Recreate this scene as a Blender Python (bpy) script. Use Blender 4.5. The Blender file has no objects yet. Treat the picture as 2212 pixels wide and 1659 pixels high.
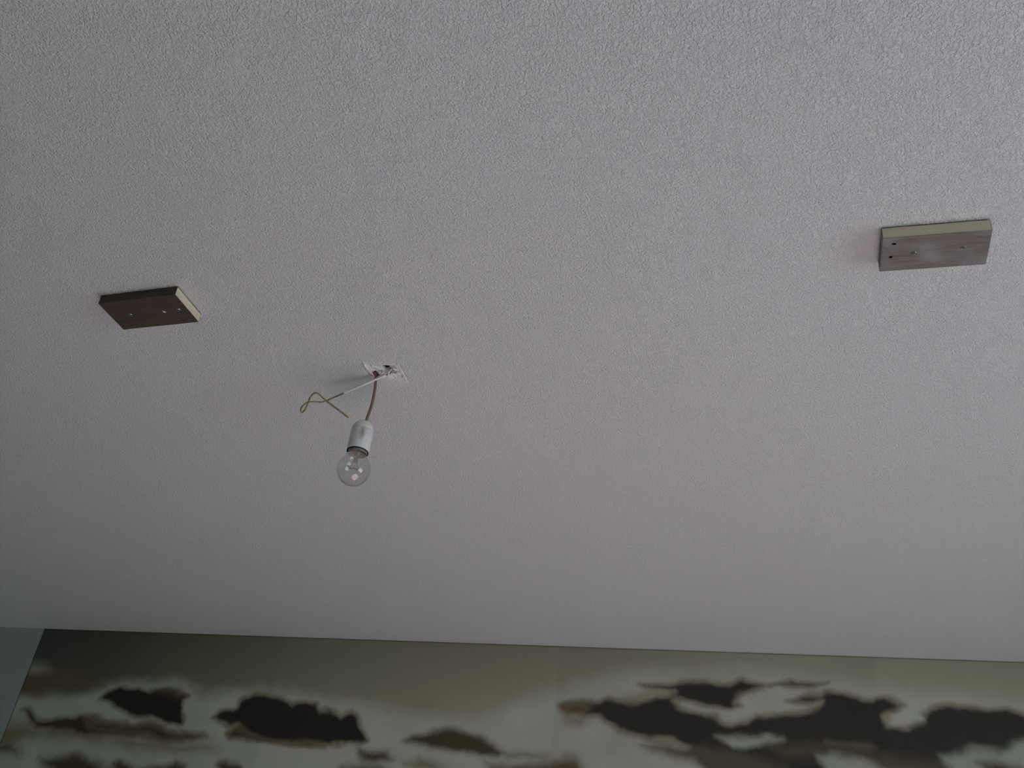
import bpy, bmesh, math, random
import numpy as np
from mathutils import Vector, Matrix

random.seed(4)
RNG = np.random.default_rng(11)
sc = bpy.context.scene
COL = sc.collection

# ------------------------------------------------------------------ camera
CAM_Z, CEIL, WALL_Y = 1.50, 2.55, 2.985
F_PX, CX, CY = 2080.0, 1106.0, 829.5
CAM_M = Matrix(((0.97443712, 0.02700761, 0.22303115),
                (0.19868203, -0.56700552, -0.79939364),
                (0.10487018, 0.82327112, -0.55787715)))
cam = bpy.data.cameras.new('camera')
cam.sensor_width = 36.0
cam.lens = F_PX / 2212.0 * 36.0
cam.clip_start = 0.02
camo = bpy.data.objects.new('camera', cam)
COL.objects.link(camo)
camo.matrix_world = Matrix.Translation((0, 0, CAM_Z)) @ CAM_M.to_4x4()
sc.camera = camo

# ------------------------------------------------------------------ world, daylight, exposure
world = bpy.data.worlds.new('overcast_sky')
sc.world = world
world.use_nodes = True
bg = world.node_tree.nodes['Background']
bg.inputs['Color'].default_value = (0.80, 0.90, 1.0, 1)
bg.inputs['Strength'].default_value = 1.2

ROOM_L, ROOM_R, ROOM_B = -3.2, 2.4, -2.2
WIN_Y0, WIN_Y1, WIN_Z0, WIN_Z1 = -0.30, 1.50, 0.80, 2.15
ld = bpy.data.lights.new('window_daylight', 'AREA')
ld.shape = 'RECTANGLE'
ld.size, ld.size_y = WIN_Z1 - WIN_Z0, WIN_Y1 - WIN_Y0
ld.energy = 25.0
ld.color = (0.74, 0.96, 1.0)
lo = bpy.data.objects.new('window_daylight', ld)
COL.objects.link(lo)
lo.location = (ROOM_R + 0.22, (WIN_Y0 + WIN_Y1) / 2, (WIN_Z0 + WIN_Z1) / 2)
lo.rotation_euler = (0, math.pi / 2, 0)

sd_ = bpy.data.lights.new('sun', 'SUN')
sd_.energy = 37.0
sd_.angle = math.radians(2.0)
sd_.color = (1.0, 0.87, 0.95)
so = bpy.data.objects.new('sun', sd_)
COL.objects.link(so)
so.rotation_euler = Vector((-math.cos(math.radians(34)), 0.28, -math.sin(math.radians(34)))).to_track_quat('-Z', 'Y').to_euler()

vs = sc.view_settings
vs.view_transform = 'Standard'
vs.look = 'None'
vs.gamma = 1.0
vs.use_curve_mapping = False
vs.exposure = 0.10

# ------------------------------------------------------------------ helpers
def lin(c):
    return tuple((v / 12.92 if v <= 0.04045 else ((v + 0.055) / 1.055) ** 2.4) for v in c)

def rgb(r, g, b):
    return lin((r / 255.0, g / 255.0, b / 255.0)) + (1.0,)

def sight(px, py):
    return CAM_M @ Vector((px - CX, -(py - CY), -F_PX))

def at_drop(px, py, drop=0.0):
    """point seen at photo position (px, py) that hangs `drop` metres below the ceiling"""
    d = sight(px, py)
    t = (CEIL - drop - CAM_Z) / d.z
    return Vector((d.x * t, d.y * t, CEIL - drop))

def on_wall(px, py):
    d = sight(px, py)
    t = WALL_Y / d.y
    return d.x * t, CAM_Z + d.z * t

def tag(o, label=None, cat=None, group=None, kind=None):
    if label: o['label'] = label
    if cat: o['category'] = cat
    if group: o['group'] = group
    if kind: o['kind'] = kind
    return o

def empty(name, loc=(0, 0, 0)):
    o = bpy.data.objects.new(name, None)
    o.empty_display_size = 0.05
    COL.objects.link(o)
    o.location = loc
    return o

def link_mesh(name, me, mats, parent=None, smooth=False):
    o = bpy.data.objects.new(name, me)
    COL.objects.link(o)
    for m in (mats if isinstance(mats, (list, tuple)) else [mats]):
        me.materials.append(m)
    if smooth:
        me.polygons.foreach_set('use_smooth', [True] * len(me.polygons))
    if parent is not None:
        o.parent = parent
        o.matrix_parent_inverse = Matrix.Translation(parent_world(parent)).inverted()
    return o

def parent_world(p):
    return world_loc.get(p, Vector(p.location))

world_loc = {}

def bm_obj(name, bm, mats, parent=None, smooth=False):
    me = bpy.data.meshes.new(name)
    bmesh.ops.recalc_face_normals(bm, faces=bm.faces)
    bm.to_mesh(me)
    bm.free()
    return link_mesh(name, me, mats, parent, smooth)

def box(bm, lo, hi):
    r = bmesh.ops.create_cube(bm, size=1.0)
    for v in r['verts']:
        v.co = Vector([(lo[i] + hi[i]) / 2 + v.co[i] * (hi[i] - lo[i]) for i in range(3)])
    return r['verts']

def catmull(pts, n=8):
    pts = [Vector(p) for p in pts]
    out = []
    P = [pts[0] * 2 - pts[1]] + pts + [pts[-1] * 2 - pts[-2]]
    for i in range(1, len(P) - 2):
        p0, p1, p2, p3 = P[i - 1], P[i], P[i + 1], P[i + 2]
        for k in range(n):
            t = k / n
            out.append(0.5 * ((2 * p1) + (p2 - p0) * t + (2 * p0 - 5 * p1 + 4 * p2 - p3) * t * t
                              + (3 * p1 - p0 - 3 * p2 + p3) * t ** 3))
    out.append(pts[-1])
    return out

def tube(name, pts, rad, mats, parent=None, seg=10, n=8, wob=0.0):
    path = catmull(pts, n)
    bm = bmesh.new()
    rings = []
    tan = (path[1] - path[0]).normalized()
    nor = tan.orthogonal().normalized()
    for i, p in enumerate(path):
        a = path[max(i - 1, 0)]
        b = path[min(i + 1, len(path) - 1)]
        t = (b - a).normalized()
        nor = (nor - t * nor.dot(t)).normalized()
        bi = t.cross(nor)
        r = rad(i / (len(path) - 1)) if callable(rad) else rad
        ring = []
        for k in range(seg):
            an = 2 * math.pi * k / seg
            rr = r * (1 + wob * (random.random() - 0.5) * 2)
            ring.append(bm.verts.new(p + (nor * math.cos(an) + bi * math.sin(an)) * rr))
        rings.append(ring)
    for a, b in zip(rings[:-1], rings[1:]):
        for k in range(seg):
            bm.faces.new((a[k], a[(k + 1) % seg], b[(k + 1) % seg], b[k]))
    bm.faces.new(list(reversed(rings[0])))
    bm.faces.new(rings[-1])
    return bm_obj(name, bm, mats, parent, True)

def lathe(name, prof, centre, mats, parent=None, seg=48, close=False):
    """prof: list of (radius, drop below centre)"""
    bm = bmesh.new()
    rings = []
    for r, d in prof:
        if r < 1e-6:
            rings.append([bm.verts.new((centre[0], centre[1], centre[2] - d))])
        else:
            rings.append([bm.verts.new((centre[0] + r * math.cos(2 * math.pi * k / seg),
                                        centre[1] + r * math.sin(2 * math.pi * k / seg),
                                        centre[2] - d)) for k in range(seg)])
    pairs = list(zip(rings[:-1], rings[1:]))
    if close:
        pairs.append((rings[-1], rings[0]))
    for a, b in pairs:
        for k in range(seg):
            k2 = (k + 1) % seg
            if len(a) == 1 and len(b) == 1:
                continue
            if len(a) == 1:
                bm.faces.new((a[0], b[k], b[k2]))
            elif len(b) == 1:
                bm.faces.new((a[k], b[0], a[k2]))
            else:
                bm.faces.new((a[k], b[k], b[k2], a[k2]))
    return bm_obj(name, bm, mats, parent, True)

# value noise for heights and for the mural's print
_T = RNG.random((256, 256))

def vnoise(x, y):
    xi = np.floor(x).astype(int); yi = np.floor(y).astype(int)
    fx = x - xi; fy = y - yi
    fx = fx * fx * (3 - 2 * fx); fy = fy * fy * (3 - 2 * fy)
    a = _T[yi % 256, xi % 256]; b = _T[yi % 256, (xi + 1) % 256]
    c = _T[(yi + 1) % 256, xi % 256]; d = _T[(yi + 1) % 256, (xi + 1) % 256]
    return (a * (1 - fx) + b * fx) * (1 - fy) + (c * (1 - fx) + d * fx) * fy

def fbm(x, y, o=4):
    s = 0; a = 0.5; t = 0
    for k in range(o):
        s = s + a * vnoise(x * 2 ** k + 17 * k, y * 2 ** k + 31 * k)
        t += a; a *= 0.5
    return s / t

# ------------------------------------------------------------------ materials
def new_mat(name):
    m = bpy.data.materials.new(name)
    m.use_nodes = True
    nt = m.node_tree
    return m, nt, nt.nodes['Principled BSDF'], nt.nodes['Material Output']

def N(nt, kind, **kw):
    n = nt.nodes.new(kind)
    for k, v in kw.items():
        if k.startswith('_'):
            setattr(n, k[1:], v)
        else:
            n.inputs[k.replace('__', ' ')].default_value = v
    return n

def simple(name, col, rough=0.6, metal=0.0, var=0.08, scale=60.0):
    m, nt, p, _ = new_mat(name)
    p.inputs['Roughness'].default_value = rough
    p.inputs['Metallic'].default_value = metal
    geo = N(nt, 'ShaderNodeNewGeometry')
    no = N(nt, 'ShaderNodeTexNoise', Scale=scale, Detail=3.0)
    nt.links.new(geo.outputs['Position'], no.inputs['Vector'])
    mx = N(nt, 'ShaderNodeMix', _data_type='RGBA', _blend_type='MIX')
    mx.inputs[6].default_value = tuple(c * (1 - var) for c in col[:3]) + (1,)
    mx.inputs[7].default_value = tuple(min(1, c * (1 + var)) for c in col[:3]) + (1,)
    nt.links.new(no.outputs['Fac'], mx.inputs[0])
    nt.links.new(mx.outputs[2], p.inputs['Base Color'])
    return m

def stucco(name, col, strength=0.8, dist=0.0026):
    """painted fine-grained spray plaster"""
    m, nt, p, _ = new_mat(name)
    p.inputs['Base Color'].default_value = col
    p.inputs['Roughness'].default_value = 0.62
    p.inputs['Specular IOR Level'].default_value = 0.35
    geo = N(nt, 'ShaderNodeNewGeometry')
    n1 = N(nt, 'ShaderNodeTexNoise', Scale=290.0, Detail=2.0, Roughness=0.55, Distortion=0.35)
    n2 = N(nt, 'ShaderNodeTexNoise', Scale=90.0, Detail=1.0)
    for n in (n1, n2):
        nt.links.new(geo.outputs['Position'], n.inputs['Vector'])
    r1 = N(nt, 'ShaderNodeMapRange', _interpolation_type='SMOOTHSTEP')
    r1.inputs['From Min'].default_value = 0.36
    r1.inputs['From Max'].default_value = 0.66
    nt.links.new(n1.outputs['Fac'], r1.inputs['Value'])
    r2 = N(nt, 'ShaderNodeMapRange')
    r2.inputs['To Min'].default_value = 0.45
    r2.inputs['To Max'].default_value = 1.1
    nt.links.new(n2.outputs['Fac'], r2.inputs['Value'])
    mu = N(nt, 'ShaderNodeMath', _operation='MULTIPLY')
    nt.links.new(r1.outputs['Result'], mu.inputs[0])
    nt.links.new(r2.outputs['Result'], mu.inputs[1])
    b = N(nt, 'ShaderNodeBump', Strength=strength, Distance=dist)
    nt.links.new(mu.outputs[0], b.inputs['Height'])
    nt.links.new(b.outputs['Normal'], p.inputs['Normal'])
    return m

def wood(name, dark, light, streak=(18.0, 220.0, 60.0), patch=None, rough=0.75, bump=0.25):
    m, nt, p, _ = new_mat(name)
    p.inputs['Roughness'].default_value = rough
    geo = N(nt, 'ShaderNodeNewGeometry')
    mp = N(nt, 'ShaderNodeMapping')
    mp.inputs['Scale'].default_value = streak
    nt.links.new(geo.outputs['Position'], mp.inputs['Vector'])
    n1 = N(nt, 'ShaderNodeTexNoise', Scale=1.0, Detail=5.0, Roughness=0.62, Distortion=0.6)
    nt.links.new(mp.outputs['Vector'], n1.inputs['Vector'])
    rp = N(nt, 'ShaderNodeValToRGB')
    rp.color_ramp.elements[0].position = 0.30
    rp.color_ramp.elements[1].position = 0.72
    rp.color_ramp.elements[0].color = dark
    rp.color_ramp.elements[1].color = light
    nt.links.new(n1.outputs['Fac'], rp.inputs['Fac'])
    out = rp.outputs['Color']
    if patch:
        n2 = N(nt, 'ShaderNodeTexNoise', Scale=26.0, Detail=4.0)
        nt.links.new(geo.outputs['Position'], n2.inputs['Vector'])
        r2 = N(nt, 'ShaderNodeMapRange')
        r2.inputs['From Min'].default_value = 0.42
        r2.inputs['From Max'].default_value = 0.70
        nt.links.new(n2.outputs['Fac'], r2.inputs['Value'])
        mx = N(nt, 'ShaderNodeMix', _data_type='RGBA')
        nt.links.new(r2.outputs['Result'], mx.inputs[0])
        nt.links.new(out, mx.inputs[6])
        mx.inputs[7].default_value = patch
        out = mx.outputs[2]
    nt.links.new(out, p.inputs['Base Color'])
    b = N(nt, 'ShaderNodeBump', Strength=bump, Distance=0.001)
    nt.links.new(n1.outputs['Fac'], b.inputs['Height'])
    nt.links.new(b.outputs['Normal'], p.inputs['Normal'])
    return m

def thin_glass(name, tint=(0.96, 0.97, 0.96, 1), boost=1.0):
    m = bpy.data.materials.new(name)
    m.use_nodes = True
    nt = m.node_tree
    nt.nodes.remove(nt.nodes['Principled BSDF'])
    out = nt.nodes['Material Output']
    tr = N(nt, 'ShaderNodeBsdfTransparent', Color=tint)
    gl = N(nt, 'ShaderNodeBsdfGlossy', Roughness=0.02)
    fr = N(nt, 'ShaderNodeFresnel', IOR=1.5)
    gb = N(nt, 'ShaderNodeNewGeometry')        # a thin sheet reflects alike from both sides
    mi = N(nt, 'ShaderNodeMapRange')
    mi.inputs['To Min'].default_value = 1.5
    mi.inputs['To Max'].default_value = 1 / 1.5
    nt.links.new(gb.outputs['Backfacing'], mi.inputs['Value'])
    nt.links.new(mi.outputs['Result'], fr.inputs['IOR'])
    mu = N(nt, 'ShaderNodeMath', _operation='MULTIPLY')
    mu.inputs[1].default_value = boost
    nt.links.new(fr.outputs[0], mu.inputs[0])
    mx = N(nt, 'ShaderNodeMixShader')
    nt.links.new(mu.outputs[0], mx.inputs[0])
    nt.links.new(tr.outputs[0], mx.inputs[1])
    nt.links.new(gl.outputs[0], mx.inputs[2])
    nt.links.new(mx.outputs[0], out.inputs['Surface'])
    return m

WHITE_CEIL = (0.678, 0.715, 0.712, 1)
M_CEIL = stucco('ceiling_spray_plaster', WHITE_CEIL)
M_WALL = simple('painted_wall', (0.325, 0.37, 0.345, 1), 0.8, var=0.02, scale=30)
M_WALL_BACK = simple('painted_wall_back', (0.36, 0.40, 0.39, 1), 0.8, var=0.02, scale=30)
M_WALL_GREEN = simple('painted_wall_green', (0.06, 0.24, 0.21, 1), 0.8, var=0.02, scale=30)
M_FLOOR = wood('floor_boards', (0.46, 0.40, 0.39, 1), (0.57, 0.51, 0.505, 1), (3.0, 40.0, 1.0), rough=0.45)
M_FRAME = simple('window_frame_paint', (0.7, 0.7, 0.68, 1), 0.4, var=0.02)
M_PANE = thin_glass('window_pane_glass', (0.97, 0.98, 0.98, 1))

# ------------------------------------------------------------------ room shell
T = 0.12
def struct_box(name, lo_, hi_, mat):
    bm = bmesh.new()
    box(bm, lo_, hi_)
    return tag(bm_obj(name, bm, mat), kind='structure')

# torn plaster opening in the ceiling around the wiring
PX0, PX1, PY0, PY1 = -0.726, -0.606, 1.396, 1.514

bm = bmesh.new()
xs = [ROOM_L - T, PX0, PX1, ROOM_R + T]
ys = [ROOM_B - T, PY0, PY1, WALL_Y + T]
for i in range(3):
    for j in range(3):
        if i == 1 and j == 1:
            continue
        bm.faces.new([bm.verts.new(q) for q in ((xs[i], ys[j], CEIL), (xs[i], ys[j + 1], CEIL),
                                               (xs[i + 1], ys[j + 1], CEIL), (xs[i + 1], ys[j], CEIL))])
box(bm, (ROOM_L - T, ROOM_B - T, CEIL + 0.06), (ROOM_R + T, WALL_Y + T, CEIL + 0.16))
bmesh.ops.remove_doubles(bm, verts=bm.verts, dist=1e-6)
me = bpy.data.meshes.new('ceiling')
bm.to_mesh(me); bm.free()
ceiling = tag(link_mesh('ceiling', me, M_CEIL), kind='structure',
              label='pale spray-plastered ceiling with fine grainy texture')

struct_box('floor', (ROOM_L - T, ROOM_B - T, -0.1), (ROOM_R + T, WALL_Y + T, 0), M_FLOOR)
tag(struct_box('wall_far', (ROOM_L - T, WALL_Y, 0), (ROOM_R + T, WALL_Y + T, CEIL + 0.06), M_WALL),
    label='plain pale wall behind the cloud mural')
struct_box('wall_left', (ROOM_L - T, ROOM_B, 0), (ROOM_L, WALL_Y, CEIL + 0.06), M_WALL_GREEN)
struct_box('wall_back', (ROOM_L - T, ROOM_B - T, 0), (ROOM_R + T, ROOM_B, CEIL + 0.06), M_WALL_BACK)
bm = bmesh.new()
box(bm, (ROOM_R, ROOM_B, 0), (ROOM_R + T, WIN_Y0, CEIL + 0.06))
box(bm, (ROOM_R, WIN_Y1, 0), (ROOM_R + T, WALL_Y, CEIL + 0.06))
box(bm, (ROOM_R, WIN_Y0, 0), (ROOM_R + T, WIN_Y1, WIN_Z0))
box(bm, (ROOM_R, WIN_Y0, WIN_Z1), (ROOM_R + T, WIN_Y1, CEIL + 0.06))
tag(bm_obj('wall_right', bm, M_WALL_GREEN), kind='structure')

win = empty('window_1', (ROOM_R + 0.06, (WIN_Y0 + WIN_Y1) / 2, WIN_Z0))
tag(win, kind='structure')
world_loc[win] = Vector(win.location)
bm = bmesh.new()
fx0, fx1 = ROOM_R + 0.04, ROOM_R + 0.09
for a, b in (((WIN_Y0, WIN_Z0), (WIN_Y0 + 0.05, WIN_Z1)), ((WIN_Y1 - 0.05, WIN_Z0), (WIN_Y1, WIN_Z1)),
             ((WIN_Y0 + 0.05, WIN_Z0), (WIN_Y1 - 0.05, WIN_Z0 + 0.05)),
             ((WIN_Y0 + 0.05, WIN_Z1 - 0.05), (WIN_Y1 - 0.05, WIN_Z1))):
    box(bm, (fx0, a[0], a[1]), (fx1, b[0], b[1]))
bm_obj('window_frame', bm, M_FRAME, win)
third = (WIN_Y1 - WIN_Y0 - 0.1) / 3
for k in (1, 2):
    bm = bmesh.new()
    y = WIN_Y0 + 0.05 + third * k
    box(bm, (fx0, y - 0.03, WIN_Z0 + 0.05), (fx1, y + 0.03, WIN_Z1 - 0.05))
    bm_obj('mullion', bm, M_FRAME, win)
for k in range(3):
    bm = bmesh.new()
    y = WIN_Y0 + 0.05 + third * k
    box(bm, (fx0 + 0.02, y + 0.03 * (k > 0), WIN_Z0 + 0.05), (fx0 + 0.026, y + third - 0.03 * (k < 2), WIN_Z1 - 0.05))
    bm_obj('window_pane', bm, M_PANE, win)

# ------------------------------------------------------------------ cloud mural on the far wall
# cloud outlines: traced on the wall, each (colour, softness in metres, outline)
def wall_poly(pts):
    return np.array([on_wall(*p) for p in pts])

WHITE = np.array((0.44, 0.475, 0.40))
BLACK = np.array((0.040, 0.040, 0.036))
LBLACK = np.array((0.022, 0.024, 0.021))
BROWN = np.array((0.080, 0.064, 0.034))
BROWN2 = np.array((0.14, 0.105, 0.060))
OLIVE = np.array((0.20, 0.19, 0.10))
TAN = np.array((0.36, 0.31, 0.21))
KHAKI = np.array((0.115, 0.10, 0.066))

LAYERS = [
 (WHITE, 0.020, [(20,1505),(100,1502),(200,1492),(245,1478),(300,1475),(370,1472),(410,1483),(440,1503),(470,1500),(520,1491),(560,1489),(640,1499),(700,1513),(780,1521),(850,1540),(900,1540),(960,1550),(1040,1548),(1090,1532),(1120,1515),(1150,1505),(1200,1492),(1270,1476),(1310,1470),(1330,1458),(1400,1455),(1500,1455),(1560,1448),(1620,1446),(1680,1452),(1760,1465),(1850,1480),(1920,1493),(2000,1500),(2100,1508),(2230,1518),(2400,1530),(2400,1900),(-300,1900),(-300,1520)]),
 (BROWN2, 0.014, [(52,1442),(75,1436),(140,1455),(200,1470),(230,1480),(180,1492),(110,1498),(48,1498)]),
 (WHITE*0.75, 0.016, [(66,1436),(100,1438),(104,1446),(70,1452)]),
 (OLIVE, 0.022, [(0,1560),(60,1565),(150,1580),(260,1590),(340,1600),(440,1606),(470,1618),(400,1625),(300,1622),(240,1606),(160,1596),(80,1592),(40,1610),(-20,1620),(-40,1580)]),
 (LBLACK, 0.006, [(217,1512),(237,1492),(260,1484),(282,1490),(307,1487),(327,1495),(360,1489),(385,1496),(412,1507),(397,1517),(395,1535),(402,1552),(397,1562),(362,1560),(320,1550),(280,1540),(237,1520)]),
 (BROWN2*0.8, 0.010, [(330,1492),(360,1488),(388,1496),(410,1506),(385,1508),(350,1502)]),
 (BROWN*0.65, 0.008, [(48,1536),(67,1531),(84,1552),(150,1551),(170,1543),(225,1551),(275,1557),(325,1560),(362,1571),(425,1582),(447,1592),(400,1597),(350,1602),(300,1592),(237,1590),(150,1585),(87,1572),(65,1560)]),
 (LBLACK*1.3, 0.012, [(180,1556),(260,1562),(330,1568),(400,1586),(350,1596),(290,1580),(200,1570)]),
 (LBLACK, 0.007, [(462,1553),(480,1537),(510,1530),(530,1505),(550,1499),(575,1500),(603,1504),(635,1520),(663,1515),(683,1522),(690,1534),(713,1532),(738,1545),(763,1540),(775,1550),(780,1572),(795,1597),(778,1609),(703,1612),(653,1610),(553,1602),(537,1600),(505,1590),(494,1577),(512,1567),(475,1561)]),
 (BROWN*0.8, 0.008, [(494,1576),(512,1570),(540,1590),(600,1600),(700,1608),(702,1614),(650,1612),(537,1602),(502,1590)]),
 (BROWN, 0.010, [(770,1620),(803,1622),(835,1627),(850,1641),(815,1645),(783,1637)]),
 (BROWN*0.95, 0.009, [(873,1602),(903,1590),(940,1578),(978,1572),(1003,1581),(1040,1587),(1065,1602),(1088,1625),(1078,1634),(1040,1629),(1003,1623),(953,1617),(903,1610)]),
 (BROWN2, 0.012, [(735,1654),(790,1650),(830,1658),(860,1690),(760,1700)]),
 (OLIVE, 0.014, [(870,1653),(910,1642),(943,1650),(960,1665),(900,1670)]),
 (OLIVE, 0.012, [(1090,1624),(1130,1623),(1168,1629),(1175,1636),(1130,1634),(1090,1634)]),
 (BROWN2, 0.012, [(1050,1648),(1110,1656),(1156,1650),(1190,1640),(1226,1635),(1256,1642),(1263,1660),(1270,1720),(1080,1720)]),
 (BROWN, 0.014, [(90,1635),(130,1637),(170,1631),(212,1647),(240,1665),(300,1680),(150,1700),(95,1660)]),
 (BROWN*1.2, 0.014, [(-20,1612),(20,1610),(42,1628),(38,1634),(0,1628)]),
 (BROWN, 0.010, [(240,1650),(262,1645),(300,1660),(350,1660),(380,1648),(400,1660),(380,1700),(250,1700)]),
 (BROWN, 0.010, [(470,1650),(490,1642),(515,1648),(525,1670),(480,1680)]),
 (TAN*0.8, 0.014, [(1215,1545),(1260,1550),(1270,1562),(1245,1572),(1218,1562)]),
 (BLACK, 0.009, [(1205,1527),(1226,1516),(1266,1511),(1291,1513),(1318,1507),(1341,1517),(1371,1520),(1393,1511),(1418,1507),(1441,1507),(1453,1498),(1462,1507),(1452,1518),(1468,1530),(1506,1537),(1543,1542),(1553,1557),(1581,1565),(1611,1560),(1626,1546),(1659,1549),(1709,1546),(1751,1536),(1776,1518),(1740,1522),(1699,1516),(1734,1503),(1771,1502),(1789,1495),(1829,1497),(1859,1507),(1879,1510),(1909,1505),(1936,1511),(1954,1523),(1944,1532),(1924,1537),(1909,1545),(1916,1562),(1949,1566),(1981,1560),(1994,1543),(2009,1531),(2071,1527),(2134,1535),(2171,1530),(2196,1540),(2230,1552),(2400,1570),(2400,1700),(1500,1700),(1530,1660),(1493,1614),(1456,1602),(1406,1596),(1376,1585),(1341,1577),(1318,1565),(1293,1550),(1256,1546),(1223,1541)]),
 (BROWN2, 0.012, [(1203,1524),(1226,1516),(1262,1512),(1280,1520),(1262,1532),(1236,1540),(1212,1536)]),
 (BLACK*1.3, 0.012, [(1222,1524),(1250,1520),(1266,1528),(1255,1538),(1230,1536)]),
 (BLACK, 0.008, [(1380,1477),(1406,1480),(1443,1476),(1481,1472),(1536,1470),(1576,1475),(1606,1467),(1636,1480),(1659,1485),(1626,1496),(1598,1500),(1581,1515),(1594,1525),(1573,1530),(1531,1522),(1496,1515),(1461,1507),(1450,1512),(1456,1494),(1438,1490),(1395,1489)]),
 (TAN, 0.008, [(1352,1512),(1380,1502),(1400,1494),(1440,1493),(1450,1500),(1436,1506),(1400,1507),(1372,1517)]),
 (KHAKI, 0.012, [(1388,1608),(1431,1611),(1481,1616),(1520,1610),(1580,1622),(1650,1640),(1700,1660),(1720,1700),(1560,1700),(1506,1652),(1456,1640),(1406,1622)]),
 (TAN*0.8, 0.009, [(1415,1602),(1460,1604),(1492,1612),(1490,1618),(1440,1612),(1412,1607)]),
 (WHITE*0.92, 0.008, [(1543,1588),(1581,1592),(1659,1592),(1690,1597),(1662,1605),(1638,1610),(1613,1615),(1586,1612),(1560,1598)]),
 (KHAKI*1.5, 0.010, [(1780,1607),(1821,1606),(1870,1607),(1885,1613),(1850,1617),(1800,1614)]),
 (KHAKI, 0.016, [(1660,1612),(1760,1610),(1850,1620),(1960,1640),(2030,1648),(2040,1700),(1900,1700),(1780,1630),(1700,1640)]),
 (WHITE*0.85, 0.009, [(1764,1631),(1809,1632),(1859,1638),(1896,1652),(1915,1668),(1920,1720),(1810,1720),(1778,1645)]),
 (WHITE*0.80, 0.011, [(2034,1636),(2064,1623),(2109,1617),(2159,1621),(2180,1610),(2195,1605),(2240,1602),(2400,1600),(2400,1760),(2060,1760),(2050,1655)]),
 (BROWN, 0.010, [(2110,1648),(2150,1645),(2200,1655),(2230,1675),(2150,1680)]),
 (BLACK*1.1, 0.007, [(1662,1485),(1684,1473),(1704,1466),(1734,1472),(1759,1479),(1789,1475),(1766,1482),(1744,1487),(1714,1480),(1684,1479)]),
 (WHITE, 0.006, [(1918,1552),(1932,1540),(1960,1534),(1985,1545),(1990,1556),(1950,1563),(1922,1561)]),
 (TAN*0.9, 0.006, [(1909,1538),(1926,1538),(1930,1550),(1920,1560),(1911,1548)]),
]

def poly_sd(px, pz, poly):
    """signed distance (inside positive) of points to a closed outline"""
    n = len(poly)
    best = np.full(px.shape, 1e9)
    inside = np.zeros(px.shape, bool)
    for i in range(n):
        ax, az = poly[i]; bx, bz = poly[(i + 1) % n]
        ex, ez = bx - ax, bz - az
        t = np.clip(((px - ax) * ex + (pz - az) * ez) / (ex * ex + ez * ez + 1e-12), 0, 1)
        dx = px - ax - t * ex; dz = pz - az - t * ez
        best = np.minimum(best, dx * dx + dz * dz)
        cr = ((az > pz) != (bz > pz))
        with np.errstate(divide='ignore', invalid='ignore'):
            xc = ax + (pz - az) * ex / (ez if abs(ez) > 1e-12 else 1e-12)
        inside ^= cr & (px < xc)
    d = np.sqrt(best)
    return np.where(inside, d, -d)

def mural_colour(x, z):
    # sky of the print: near black in the upper left corner, sepia, then pale khaki to the right
    wx = x + 0.034 * (fbm(x * 14, z * 18) - 0.5)
    wz = z + 0.030 * (fbm(x * 14 + 50, z * 18 + 9) - 0.5)
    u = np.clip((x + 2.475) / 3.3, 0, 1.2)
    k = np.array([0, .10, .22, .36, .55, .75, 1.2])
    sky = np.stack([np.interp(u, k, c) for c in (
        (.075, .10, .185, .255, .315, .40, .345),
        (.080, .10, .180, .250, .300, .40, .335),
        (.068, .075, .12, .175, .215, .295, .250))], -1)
    dep = np.clip((CEIL - z) / 0.32, 0, 1)[..., None]
    sky = sky * (0.82 + 0.50 * dep)
    ol = np.clip(1.5 - u / 0.12, 0, 1)[..., None] * np.clip((CEIL - z - .12) / 0.1, 0, 1)[..., None]
    sky = sky * (1 - ol) + np.array((.125, .115, .055)) * ol
    c = sky * (0.94 + 0.12 * fbm(x * 5, z * 7))[..., None]
    # lower down the print goes on as broken cloud
    low = np.clip((1.98 - z) / 0.12, 0, 1)
    f = fbm(x * 2.6 + 3, z * 5.0 + 5, 5)
    g = np.clip((f - 0.44) / 0.14, 0, 1)[..., None]
    lowc = WHITE * g + BROWN * 0.8 * (1 - g)
    top = z > 1.86
    if top.any():
        X, Z = wx[top], wz[top]
        cc = c[top]
        for col, soft, pts in LAYERS:
            P = wall_poly(pts)
            s = soft * 1.9
            m = (X > P[:, 0].min() - .08) & (X < P[:, 0].max() + .08) & (Z > P[:, 1].min() - .08) & (Z < P[:, 1].max() + .08)
            if not m.any():
                continue
            d = poly_sd(X[m], Z[m], P)
            d = d + soft * 0.8 * (fbm(X[m] * 45, Z[m] * 45, 3) - 0.5)
            a = np.clip(d / s * 0.5 + 0.5, 0, 1)
            a = a * a * (3 - 2 * a)
            cur = cc[m]
            dark = col.mean() < 0.056
            if dark:  # sepia fringe round the dark clouds
                fr = (4 * a * (1 - a))[:, None] * 0.35
                new = cur * (1 - a[:, None]) + col * a[:, None]
                new = new * (1 - fr) + np.array((.30, .235, .13)) * fr
            else:
                tone = (0.88 + 0.24 * fbm(X[m] * 9 + 40, Z[m] * 13, 4))[:, None]
                new = cur * (1 - a[:, None]) + col * tone * a[:, None]
            cc[m] = new
        c[top] = cc
    low = low[..., None]
    return c * (1 - low) + lowc * low

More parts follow.
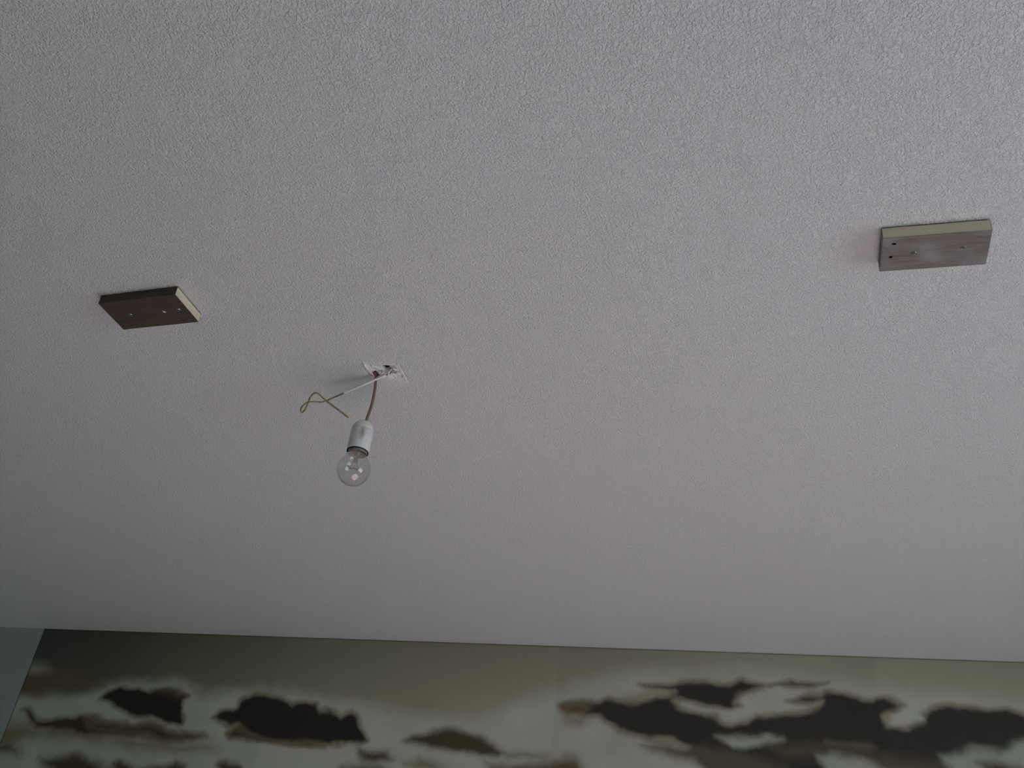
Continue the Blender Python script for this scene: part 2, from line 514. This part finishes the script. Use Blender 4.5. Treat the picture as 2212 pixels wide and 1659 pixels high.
def mural_material():
    m, nt, p, _ = new_mat('mural_print')
    at = N(nt, 'ShaderNodeAttribute', _attribute_name='print')
    geo = N(nt, 'ShaderNodeNewGeometry')
    no = N(nt, 'ShaderNodeTexNoise', Scale=420.0, Detail=2.0)
    nt.links.new(geo.outputs['Position'], no.inputs['Vector'])
    r = N(nt, 'ShaderNodeMapRange')
    r.inputs['To Min'].default_value = 0.88
    r.inputs['To Max'].default_value = 1.12
    nt.links.new(no.outputs['Fac'], r.inputs['Value'])
    mx = N(nt, 'ShaderNodeVectorMath', _operation='SCALE')
    nt.links.new(at.outputs['Color'], mx.inputs[0])
    nt.links.new(r.outputs['Result'], mx.inputs['Scale'])
    nt.links.new(mx.outputs[0], p.inputs['Base Color'])
    p.inputs['Roughness'].default_value = 0.75
    p.inputs['Specular IOR Level'].default_value = 0.2
    return m

M_MURAL = mural_material()
mural = tag(empty('wall_mural', (-0.1, WALL_Y, 0.0)), 'sepia photo wallpaper of dark storm clouds on the far wall',
            'wallpaper')
world_loc[mural] = Vector(mural.location)
MX0, PW = -2.475, 0.955
edges = [MX0 + PW * i for i in range(5)] + [ROOM_R - 0.002]
for pi in range(5):
    x0, x1 = edges[pi], edges[pi + 1] + 0.0006 * (pi < 4)
    gx = np.linspace(x0, x1, int((x1 - x0) / 0.0042) + 1)
    gz = np.concatenate([np.linspace(CEIL - 0.0015, 1.90, 156), np.linspace(1.90, 0.01, 96)[1:]])
    X, Z = np.meshgrid(gx, gz)
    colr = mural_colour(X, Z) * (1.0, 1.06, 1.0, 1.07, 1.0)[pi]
    nz, nx = X.shape
    Y = np.full(X.shape, WALL_Y - 0.0012 - 0.00012 * (pi % 2))
    co = np.stack([X, Y, Z], -1).reshape(-1, 3)
    idx = np.arange(nz * nx).reshape(nz, nx)
    faces = np.stack([idx[:-1, :-1], idx[1:, :-1], idx[1:, 1:], idx[:-1, 1:]], -1).reshape(-1, 4)
    # turned-back rim so that the paper has its thickness
    rim = np.concatenate([idx[0, :], idx[1:, -1], idx[-1, -2::-1], idx[-2:0:-1, 0]])
    back = co[rim].copy(); back[:, 1] = WALL_Y
    b0 = len(co)
    n = len(rim)
    inner = np.zeros(n, bool)                 # butt joints between sheets need no rim
    rx = co[rim][:, 0]
    for i in range(n):
        k = (i + 1) % n
        inner[i] = (pi > 0 and rx[i] == rx[k] == gx[0]) or (pi < 4 and rx[i] == rx[k] == gx[-1])
    rf = np.array([(rim[i], rim[(i + 1) % n], b0 + (i + 1) % n, b0 + i) for i in range(n) if not inner[i]])
    co = np.concatenate([co, back]); faces = np.concatenate([faces, rf])
    me = bpy.data.meshes.new('mural_panel')
    me.vertices.add(len(co)); me.vertices.foreach_set('co', co.ravel())
    me.loops.add(faces.size); me.loops.foreach_set('vertex_index', faces.ravel().astype(np.int32))
    me.polygons.add(len(faces)); me.polygons.foreach_set('loop_start', np.arange(0, faces.size, 4, dtype=np.int32))
    me.update(calc_edges=True)
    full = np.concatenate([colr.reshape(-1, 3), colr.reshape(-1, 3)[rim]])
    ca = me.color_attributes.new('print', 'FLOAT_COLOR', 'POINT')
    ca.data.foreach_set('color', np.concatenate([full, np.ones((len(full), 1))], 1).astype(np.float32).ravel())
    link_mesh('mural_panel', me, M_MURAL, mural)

# ------------------------------------------------------------------ wooden blocks screwed to the ceiling
M_WEATHER = wood('weathered_grey_wood', rgb(98, 91, 86), rgb(128, 122, 118), patch=rgb(136, 136, 136))
M_WEATHER_D = wood('weathered_dark_wood', rgb(54, 46, 38), rgb(82, 71, 60), patch=rgb(74, 66, 54))
M_FRESH = wood('fresh_sawn_pine', rgb(214, 200, 172), rgb(232, 220, 192), (20, 20, 160), rough=0.7, bump=0.1)
M_SCREW = simple('zinc_screw', (0.62, 0.66, 0.70, 1), 0.28, 1.0, var=0.1, scale=900)
M_HOLE = simple('hole_inside', (0.03, 0.025, 0.02, 1), 0.9)

def make_block(label, quad, thick, gap, mats, fresh_side, holes=()):
    zb = CEIL - gap - thick
    zt = CEIL - gap
    c = sum((Vector((q[0], q[1], 0)) for q in quad), Vector()) / 4
    root = empty('wood_block', (c.x, c.y, CEIL))
    world_loc[root] = Vector(root.location)
    tag(root, label, 'wood block', 'wood blocks on the ceiling')
    bm = bmesh.new()
    lo_ = [bm.verts.new((q[0], q[1], zb)) for q in quad]
    hi_ = [bm.verts.new((q[0], q[1], zt)) for q in quad]
    bm.faces.new(lo_); bm.faces.new(list(reversed(hi_)))
    sides = []
    for k in range(4):
        f = bm.faces.new((lo_[k], hi_[k], hi_[(k + 1) % 4], lo_[(k + 1) % 4]))
        f.material_index = 1 if k == fresh_side else 0
        sides.append(f)
    bmesh.ops.recalc_face_normals(bm, faces=bm.faces)
    bmesh.ops.subdivide_edges(bm, edges=list(bm.edges), cuts=5, use_grid_fill=True)
    bmesh.ops.bevel(bm, geom=[e for e in bm.edges if e.calc_face_angle(0) > 0.5], offset=0.0011, segments=2, affect='EDGES',
                    profile=0.5, clamp_overlap=True)
    for v in bm.verts:
        v.co += Vector((random.uniform(-1, 1), random.uniform(-1, 1), random.uniform(-1, 1))) * 0.00016
    me = bpy.data.meshes.new('block_body')
    bm.to_mesh(me); bm.free()
    body = link_mesh('block_body', me, mats, root)
    if holes:
        hb = bmesh.new()
        for (hx, hy, rx, ry, an) in holes:
            r = bmesh.ops.create_cone(hb, cap_ends=True, segments=14, radius1=1, radius2=0.75, depth=0.024)
            for v in r['verts']:
                x, y = v.co.x * rx, v.co.y * ry
                v.co = Vector((hx + x * math.cos(an) - y * math.sin(an), hy + x * math.sin(an) + y * math.cos(an), zb + v.co.z))
        hm = bpy.data.meshes.new('cut'); hb.to_mesh(hm); hb.free()
        hm.materials.append(mats[0]); hm.materials.append(mats[1]); hm.materials.append(M_HOLE)
        hm.polygons.foreach_set('material_index', [2] * len(hm.polygons))
        me.materials.append(M_HOLE)
        ho = bpy.data.objects.new('cut', hm); COL.objects.link(ho)
        md = body.modifiers.new('holes', 'BOOLEAN'); md.object = ho; md.operation = 'DIFFERENCE'; md.solver = 'EXACT'
        bpy.context.view_layer.update()
        dg = bpy.context.evaluated_depsgraph_get()
        nm = bpy.data.meshes.new_from_object(body.evaluated_get(dg))
        body.modifiers.clear(); body.data = nm; nm.name = 'block_body'
        bpy.data.objects.remove(ho); bpy.data.meshes.remove(hm)
    return root, zb

def add_screw(root, p, zb, rad=0.0042, rot=0.4):
    """countersunk cross-head screw, its shank running up into the ceiling"""
    bm = bmesh.new()
    seg = 20
    def ring(r, z): return [bm.verts.new((p.x + r * math.cos(2 * math.pi * k / seg + rot), p.y + r * math.sin(2 * math.pi * k / seg + rot), z)) for k in range(seg)]
    inner = []
    for k in range(seg):        # cross recess: alternate radius
        a = 2 * math.pi * k / seg
        r = rad * (0.58 if (k % 5) in (0,) else 0.2)
        inner.append(bm.verts.new((p.x + r * math.cos(a + rot), p.y + r * math.sin(a + rot), zb - 0.0009)))
    inner2 = [bm.verts.new((v.co.x, v.co.y, zb + 0.0014)) for v in inner]
    outer = ring(rad * 0.9, zb - 0.0010)
    edge = ring(rad, zb - 0.0003)
    neck = ring(rad * 0.45, zb + 0.003)
    tip = ring(rad * 0.4, CEIL + 0.01)
    seq = [inner2, inner, outer, edge, neck, tip]
    for a, b in zip(seq[:-1], seq[1:]):
        for k in range(seg):
            bm.faces.new((a[k], a[(k + 1) % seg], b[(k + 1) % seg], b[k]))
    bm.faces.new(inner2); bm.faces.new(tip)
    bm_obj('screw', bm, M_SCREW, root)

KS = 1.05 / 1.15
quadR = [(x * KS, y * KS) for x, y in ((0.2431, 1.2307), (0.4062, 1.2253), (0.4112, 1.3072), (0.2463, 1.3126))]
quadL = [(x * KS, y * KS) for x, y in ((-1.2412, 1.2930), (-1.0602, 1.2777), (-1.0537, 1.3662), (-1.2343, 1.3803))]
TR, TL, GAP = 0.0213, 0.0186, 0.0014
hz = TR + GAP
h1, h2 = at_drop(1931, 527, hz), at_drop(1924, 555.5, hz)
blkR, zbR = make_block('grey weathered wood block with pale sawn long edge and two nail holes',
                       quadR, TR, GAP, [M_WEATHER, M_FRESH], 0,
                       [(h1.x, h1.y, 0.0042, 0.0024, 0.1), (h2.x, h2.y, 0.0032, 0.0030, 0)])
add_screw(blkR, at_drop(1974, 547, hz), zbR)
add_screw(blkR, at_drop(2081, 535, hz), zbR, rot=0.9)
hz = TL + GAP
blkL, zbL = make_block('dark brown wood block with pale sawn end nearer the bare bulb',
                       quadL, TL, GAP, [M_WEATHER_D, M_FRESH], 1)
add_screw(blkL, at_drop(281, 680, hz), zbL)
add_screw(blkL, at_drop(385, 669, hz), zbL, rot=0.9)
# chipped spot between the screws
cp = at_drop(355, 673.5, hz)
bm = bmesh.new()
star = [bm.verts.new((cp.x + r * math.cos(a), cp.y + r * math.sin(a), zbL - 0.0004)) for a, r in
        [(2 * math.pi * k / 10 + .3, (0.0042 if k % 2 == 0 else 0.0017)) for k in range(10)]]
f = bm.faces.new(star)
ex = bmesh.ops.extrude_face_region(bm, geom=[f])
for v in ex['geom']:
    if isinstance(v, bmesh.types.BMVert): v.co.z += 0.0012
bm_obj('chipped_spot', bm, M_FRESH, blkL)

# ------------------------------------------------------------------ torn plaster round the ceiling wiring
M_PLASTER = stucco('torn_plaster', (0.69, 0.72, 0.715, 1), 0.35, 0.0012)
M_RED = simple('red_insulation', (0.30, 0.035, 0.03, 1), 0.5)
M_WHITEWIRE = simple('white_paint_crust', (0.80, 0.79, 0.76, 1), 0.8, var=0.12, scale=500)
M_BROWNBIT = simple('brown_jute', (0.20, 0.13, 0.07, 1), 0.8, var=0.2, scale=500)
M_DARK = simple('cavity_shade', (0.05, 0.04, 0.035, 1), 0.9)  # shade of the deep pits, painted as a dark colour

outc = at_drop(830, 803)
outlet = tag(empty('ceiling_outlet', outc), 'torn plaster hole with wire ends above the hanging bulb', 'outlet')
world_loc[outlet] = Vector(outlet.location)

def cxy(px, py, drop=0.0):
    v = at_drop(px, py, drop)
    return v.x, v.y

g = 0.0006
gx = np.linspace(PX0, PX1, int((PX1 - PX0) / g) + 1)
gy = np.linspace(PY0, PY1, int((PY1 - PY0) / g) + 1)
X, Y = np.meshgrid(gx, gy)
patch_poly = np.array([cxy(*p) for p in ((782, 784), (795, 786), (806, 790), (822, 792), (840, 788), (857, 783), (866, 797), (874, 812), (881, 826), (866, 826), (845, 822), (822, 818), (808, 817), (799, 812), (791, 803))])
sd = poly_sd(X, Y, patch_poly)
nz_ = fbm(X * 260, Y * 260, 4) - 0.5
nz2 = fbm(X * 90 + 7, Y * 90, 3) - 0.5
inside = np.clip((sd + 0.0015 + 0.004 * nz2) / 0.003, 0, 1)
drop = inside * (0.0026 * nz_ + 0.0030 * nz2)
def seg_dist(p, q):
    ax, ay = cxy(*p); bx, by = cxy(*q)
    ex, ey = bx - ax, by - ay
    t = np.clip(((X - ax) * ex + (Y - ay) * ey) / (ex * ex + ey * ey), 0, 1)
    return np.hypot(X - ax - t * ex, Y - ay - t * ey)
def line_feature(pts, width, height, jag=0.5):
    global drop
    d = np.minimum.reduce([seg_dist(a, b) for a, b in zip(pts[:-1], pts[1:])])
    d = d + width * jag * nz2 * 2
    drop = drop + height * np.exp(-(d / width) ** 2) * (1 + 0.8 * nz_)
line_feature([(781, 783), (786, 792), (792, 803), (800, 811)], 0.0016, -0.0055)     # broken left lip
line_feature([(785, 783), (790, 791), (797, 800)], 0.0020, 0.0022)
line_feature([(857, 782), (864, 796), (872, 810), (880, 826)], 0.0012, 0.0019, 0.9)      # right ridge of filler
line_feature([(860, 784), (868, 798), (877, 813), (882, 824)], 0.0012, -0.0022)
line_feature([(804, 790), (812, 794), (821, 797)], 0.0020, 0.0030)
line_feature([(825, 812), (832, 808), (842, 806)], 0.0030, 0.0028)
def pit(px, py, r, depth, sharp=2.0):
    global drop
    x, y = cxy(px, py)
    d = np.hypot(X - x, Y - y) + r * 0.5 * nz2
    drop = drop - depth * np.exp(-(d / r) ** (2 * sharp))
pit(831.5, 793.5, 0.0048, 0.030)
pit(838, 793, 0.0042, 0.006)
pit(855.5, 784.5, 0.0020, 0.008)
pit(809, 806, 0.0052, 0.010)
pit(815, 812, 0.0046, 0.012)
pit(824, 806, 0.0026, 0.007)
pit(840, 800, 0.0030, 0.007)
pit(849, 800, 0.0032, 0.007)
pit(855, 806, 0.0034, 0.009)
pit(868, 814, 0.0018, 0.004)
pit(797, 808, 0.0028, 0.006)
edge = np.minimum.reduce([X - PX0, PX1 - X, Y - PY0, PY1 - Y])
drop = drop * np.clip(edge / 0.006, 0, 1)
ny_, nx_ = X.shape
co = np.stack([X, Y, CEIL - drop], -1).reshape(-1, 3)
idx = np.arange(ny_ * nx_).reshape(ny_, nx_)
faces = np.stack([idx[:-1, :-1], idx[1:, :-1], idx[1:, 1:], idx[:-1, 1:]], -1).reshape(-1, 4)
me = bpy.data.meshes.new('plaster_patch')
me.from_pydata(co.tolist(), [], faces.tolist())
me.materials.append(M_CEIL); 
o = link_mesh('plaster_patch', me, [M_PLASTER], outlet, True)
mi = (inside[:-1, :-1] > 0.5).astype(np.int32).ravel()
mi = np.where((drop[:-1, :-1] < -0.0055).ravel(), 2, mi).astype(np.int32)  # deepest faces take the painted shade colour
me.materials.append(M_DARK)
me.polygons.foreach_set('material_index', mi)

def P(px, py, d): return at_drop(px, py, d)
tube('red_wire', [P(806, 804, -0.004), P(809, 808, 0.002), P(811, 813, 0.004), P(812.5, 817, 0.004)], 0.0016, M_RED, outlet)
tube('red_wire', [P(808, 805, 0.0), P(813, 804.5, 0.003), P(816, 806, 0.0)], 0.0011, M_RED, outlet)
for pts, r, m in (
    ([(833, 806, 0.004), (839, 803, 0.007), (843, 799, 0.003)], 0.0016, M_WHITEWIRE),
    ([(838, 807, 0.004), (842, 802, 0.008), (846, 797, 0.004)], 0.0014, M_WHITEWIRE),
    ([(845, 796, 0.002), (850, 797, 0.006), (857, 799, 0.004)], 0.0016, M_WHITEWIRE),
    ([(846, 804, 0.003), (850, 807, 0.006), (854, 810, 0.003)], 0.0015, M_WHITEWIRE),
    ([(857, 804, 0.002), (861, 807, 0.005), (863, 808, 0.003)], 0.0019, M_WHITEWIRE),
    ([(843, 808, 0.001), (845, 802, 0.006), (848, 798, 0.003), (851, 800, 0.001)], 0.0011, M_BROWNBIT),
    ([(835, 812, 0.002), (837, 808, 0.005), (838, 804, 0.002)], 0.0010, M_BROWNBIT),
    ([(818, 800, 0.0), (821, 803, 0.005), (820, 808, 0.001)], 0.0014, M_WHITEWIRE),
    ([(820, 812, 0.003), (824, 808, 0.007), (828, 804, 0.004)], 0.0013, M_WHITEWIRE)):
    tube('wire_stub', [P(*p) for p in pts], r, m, outlet, wob=0.12)

# ------------------------------------------------------------------ loose earth wire
M_EARTH, nt, p, _ = new_mat('green_yellow_insulation')
p.inputs['Roughness'].default_value = 0.45
geo = N(nt, 'ShaderNodeNewGeometry')
wv = N(nt, 'ShaderNodeTexNoise', Scale=75.0, Detail=1.0)
nt.links.new(geo.outputs['Position'], wv.inputs['Vector'])
rp = N(nt, 'ShaderNodeValToRGB')
rp.color_ramp.elements[0].position = 0.42; rp.color_ramp.elements[0].color = rgb(92, 112, 62)
rp.color_ramp.elements[1].position = 0.58; rp.color_ramp.elements[1].color = rgb(150, 138, 78)
nt.links.new(wv.outputs['Fac'], rp.inputs['Fac'])
nt.links.new(rp.outputs['Color'], p.inputs['Base Color'])
M_EARTH_END = simple('aged_brown_insulation', rgb(140, 118, 82), 0.5, var=0.12, scale=200)

def z1(x, y, d): return at_drop(620 + x / 6.9125, 740 + y / 6.9125, d)
wire = tag(empty('earth_wire', z1(1480, 490, 0.0)), 'loose green and yellow earth wire curled beside the bulb', 'wire')
world_loc[wire] = Vector(wire.location)
tube('painted_length', [z1(1500, 478, -0.002), z1(1430, 505, 0.006), z1(1300, 560, 0.012), z1(1100, 650, 0.022), z1(950, 712, 0.030), z1(850, 755, 0.036)],
     lambda t: 0.0027 - 0.0005 * t, M_WHITEWIRE, wire, wob=0.10, n=10)
tube('coloured_length', [z1(855, 753, 0.036), z1(780, 785, 0.039), z1(700, 820, 0.042), z1(580, 870, 0.048), z1(520, 888, 0.051),
     z1(430, 884, 0.055), z1(340, 886, 0.059), z1(280, 905, 0.062), z1(222, 960, 0.066), z1(203, 1012, 0.069),
     z1(228, 1042, 0.071), z1(262, 1010, 0.072), z1(290, 955, 0.073), z1(322, 880, 0.073), z1(350, 815, 0.073), z1(390, 768, 0.073),
     z1(435, 752, 0.074), z1(485, 778, 0.076), z1(545, 833, 0.080), z1(610, 892, 0.084)], 0.00155, M_EARTH, wire)
tube('brown_end', [z1(600, 882, 0.0835), z1(720, 972, 0.091), z1(830, 1052, 0.097), z1(918, 1122, 0.103)], 0.0018, M_EARTH_END, wire)

# ------------------------------------------------------------------ pendant lamp holder with bare bulb
M_CORD = simple('brown_cord_fabric', rgb(140, 112, 92), 0.7, var=0.12, scale=700)
M_BASE = simple('bulb_cap_metal', rgb(150, 138, 130), 0.45, 0.3, var=0.06)
M_RIM = simple('dark_threaded_rim', (0.010, 0.006, 0.006, 1), 0.5)
M_GLASS = thin_glass('bulb_glass', (0.955, 0.955, 0.945, 1), 2.2)
M_STEM = thin_glass('stem_glass', (0.88, 0.90, 0.88, 1), 1.4)
M_WIRE = simple('lead_wire', (0.25, 0.26, 0.24, 1), 0.4, 0.8)
M_FIL = simple('tungsten_coil', (0.12, 0.13, 0.09, 1), 0.5, 0.5)

anchor = at_drop(812, 821)
ax_top = at_drop(783.6, 927, 0.1115)      # middle of the shoulder of the holder
AX = Vector((ax_top.x, ax_top.y, CEIL))
lamp = tag(empty('pendant_lamp', (anchor.x, anchor.y, CEIL)), 'bare clear light bulb in white lampholder hanging on short brown cord', 'lamp')
world_loc[lamp] = Vector(lamp.location)

tube('cord', [P(814, 812, -0.004), P(812, 822, 0.006), P(810, 840, 0.024), P(806, 862, 0.047), P(800, 885, 0.072), P(792.5, 905, 0.0935),
              P(791, 911, 0.100)], 0.0029, M_CORD, lamp, n=6, seg=14)

# lampholder: white plastic shell with a stain
M_SOCKET, nt, p, _ = new_mat('lampholder_plastic')
p.inputs['Roughness'].default_value = 0.38
cdir = (Vector((0, 0, CAM_Z)) - AX); cdir.z = 0; cdir.normalize()
cside = Vector((-cdir.y, cdir.x, 0))
geo = N(nt, 'ShaderNodeNewGeometry')
def blob(centre, rx, nscale):
    sub = N(nt, 'ShaderNodeVectorMath', _operation='SUBTRACT'); sub.inputs[1].default_value = centre
    nt.links.new(geo.outputs['Position'], sub.inputs[0])
    no = N(nt, 'ShaderNodeTexNoise', Scale=nscale, Detail=3.0)
    nt.links.new(geo.outputs['Position'], no.inputs['Vector'])
    sc_ = N(nt, 'ShaderNodeVectorMath', _operation='MULTIPLY'); sc_.inputs[1].default_value = (1 / rx, 1 / rx, 0.42 / rx)
    nt.links.new(sub.outputs[0], sc_.inputs[0])
    ln = N(nt, 'ShaderNodeVectorMath', _operation='LENGTH')
    nt.links.new(sc_.outputs[0], ln.inputs[0])
    ad = N(nt, 'ShaderNodeMath', _operation='MULTIPLY_ADD'); ad.inputs[1].default_value = 1.6; ad.inputs[2].default_value = -0.8
    nt.links.new(no.outputs['Fac'], ad.inputs[0])
    ad2 = N(nt, 'ShaderNodeMath', _operation='ADD')
    nt.links.new(ln.outputs['Value'], ad2.inputs[0]); nt.links.new(ad.outputs[0], ad2.inputs[1])
    mr = N(nt, 'ShaderNodeMapRange'); mr.inputs['From Min'].default_value = 1.25; mr.inputs['From Max'].default_value = 0.15
    nt.links.new(ad2.outputs[0], mr.inputs['Value'])
    return mr.outputs['Result']
s1 = blob(AX + cdir * 0.0215 + cside * 0.0005 + Vector((0, 0, -0.131)), 0.0060, 260)
s2 = blob(AX + cdir * 0.0195 + cside * 0.0095 + Vector((0, 0, -0.128)), 0.0011, 100)
mx = N(nt, 'ShaderNodeMix', _data_type='RGBA'); mx.inputs[6].default_value = (0.83, 0.82, 0.80, 1); mx.inputs[7].default_value = (0.36, 0.30, 0.21, 1)
nt.links.new(s1, mx.inputs[0])
mx2 = N(nt, 'ShaderNodeMix', _data_type='RGBA'); mx2.inputs[7].default_value = (0.08, 0.07, 0.06, 1)
nt.links.new(mx.outputs[2], mx2.inputs[6]); nt.links.new(s2, mx2.inputs[0])
nt.links.new(mx2.outputs[2], p.inputs['Base Color'])

RS = 0.0216
prof = [(0.0, 0.0935), (0.004, 0.0937), (0.008, 0.0948), (0.0125, 0.0975), (0.0165, 0.1015), (0.0193, 0.1065), (0.0208, 0.1120),
        (0.0211, 0.1150), (0.0206, 0.1154), (0.0206, 0.1160), (0.0212, 0.1164),
        (0.0213, 0.1300), (0.0215, 0.1500), (RS, 0.1615), (0.0214, 0.1622), (0.0203, 0.1622), (0.0200, 0.1610), (0.0198, 0.142), (0.0, 0.140)]
socket = lathe('lampholder', prof, AX, M_SOCKET, lamp)
world_loc[socket] = world_loc[lamp]
lathe('holder_rim', [(0.0209, 0.1616), (0.0211, 0.1634), (0.0204, 0.1638), (0.0195, 0.1632), (0.0192, 0.150), (0.0204, 0.150)], AX, M_RIM, lamp, close=True)

# bulb: cap, glass envelope, stem, leads and filament
BC, BR = 0.2012, 0.0318
bprof = [(0.0172, 0.1660)]
for k in range(1, 7):                    # neck flaring into the globe
    t = k / 7
    r0, d0 = 0.0172, 0.1660
    a1 = math.radians(128)
    r1, d1 = BR * math.sin(a1), BC + BR * math.cos(a1)
    h = t * t * (3 - 2 * t)
    bprof.append((r0 + (r1 - r0) * (0.55 * t + 0.45 * h), d0 + (d1 - d0) * t))
for k in range(0, 23):
    a = math.radians(128 - 128 * k / 22)
    bprof.append((BR * math.sin(a) if k < 22 else 0.0, BC + BR * math.cos(a)))
bulb = lathe('light_bulb', bprof, AX, M_GLASS, lamp, seg=64)
def sub(o):
    mw = o.matrix_parent_inverse.copy()
    o.parent = bulb
    o.matrix_parent_inverse = Matrix.Identity(4)
sub(lathe('screw_cap', [(0.0, 0.145), (0.0150, 0.145), (0.0165, 0.152), (0.0182, 0.158), (0.0186, 0.1645), (0.0180, 0.1668), (0.0172, 0.1672), (0.0165, 0.1660), (0.0, 0.1640)], AX, M_BASE))
sub(lathe('stem', [(0.0085, 0.1665), (0.0060, 0.1710), (0.0042, 0.1760), (0.0036, 0.1820), (0.0040, 0.1850), (0.0030, 0.1862), (0.0, 0.1866)], AX, M_STEM, seg=24))
fx = (cside * 0.9 + cdir * 0.44).normalized()
def lp(u, d): return AX + fx * u + Vector((0, 0, -d))
sub(tube('lead_wire', [lp(-0.002, 0.178), lp(-0.0035, 0.186), lp(-0.0095, 0.1995)], 0.0004, M_WIRE, seg=6, n=4))
sub(tube('lead_wire', [lp(0.002, 0.178), lp(0.0035, 0.186), lp(0.0078, 0.2015)], 0.0004, M_WIRE, seg=6, n=4))
sub(tube('support_wire', [lp(0.0, 0.183), lp(0.0003, 0.190), lp(0.0, 0.1985)], 0.00025, M_WIRE, seg=6, n=3))
coil = []
for k in range(0, 97):
    t = k / 96
    u = -0.0095 + 0.0173 * t
    d = 0.1995 + 0.002 * t + 0.0016 * math.sin(math.pi * t) * -1
    a = 2 * math.pi * 12 * t
    coil.append(lp(u, d) + (cdir * math.cos(a) + Vector((0, 0, 1)) * math.sin(a)) * 0.0006)
sub(tube('filament', coil, 0.00028, M_FIL, seg=5, n=1))
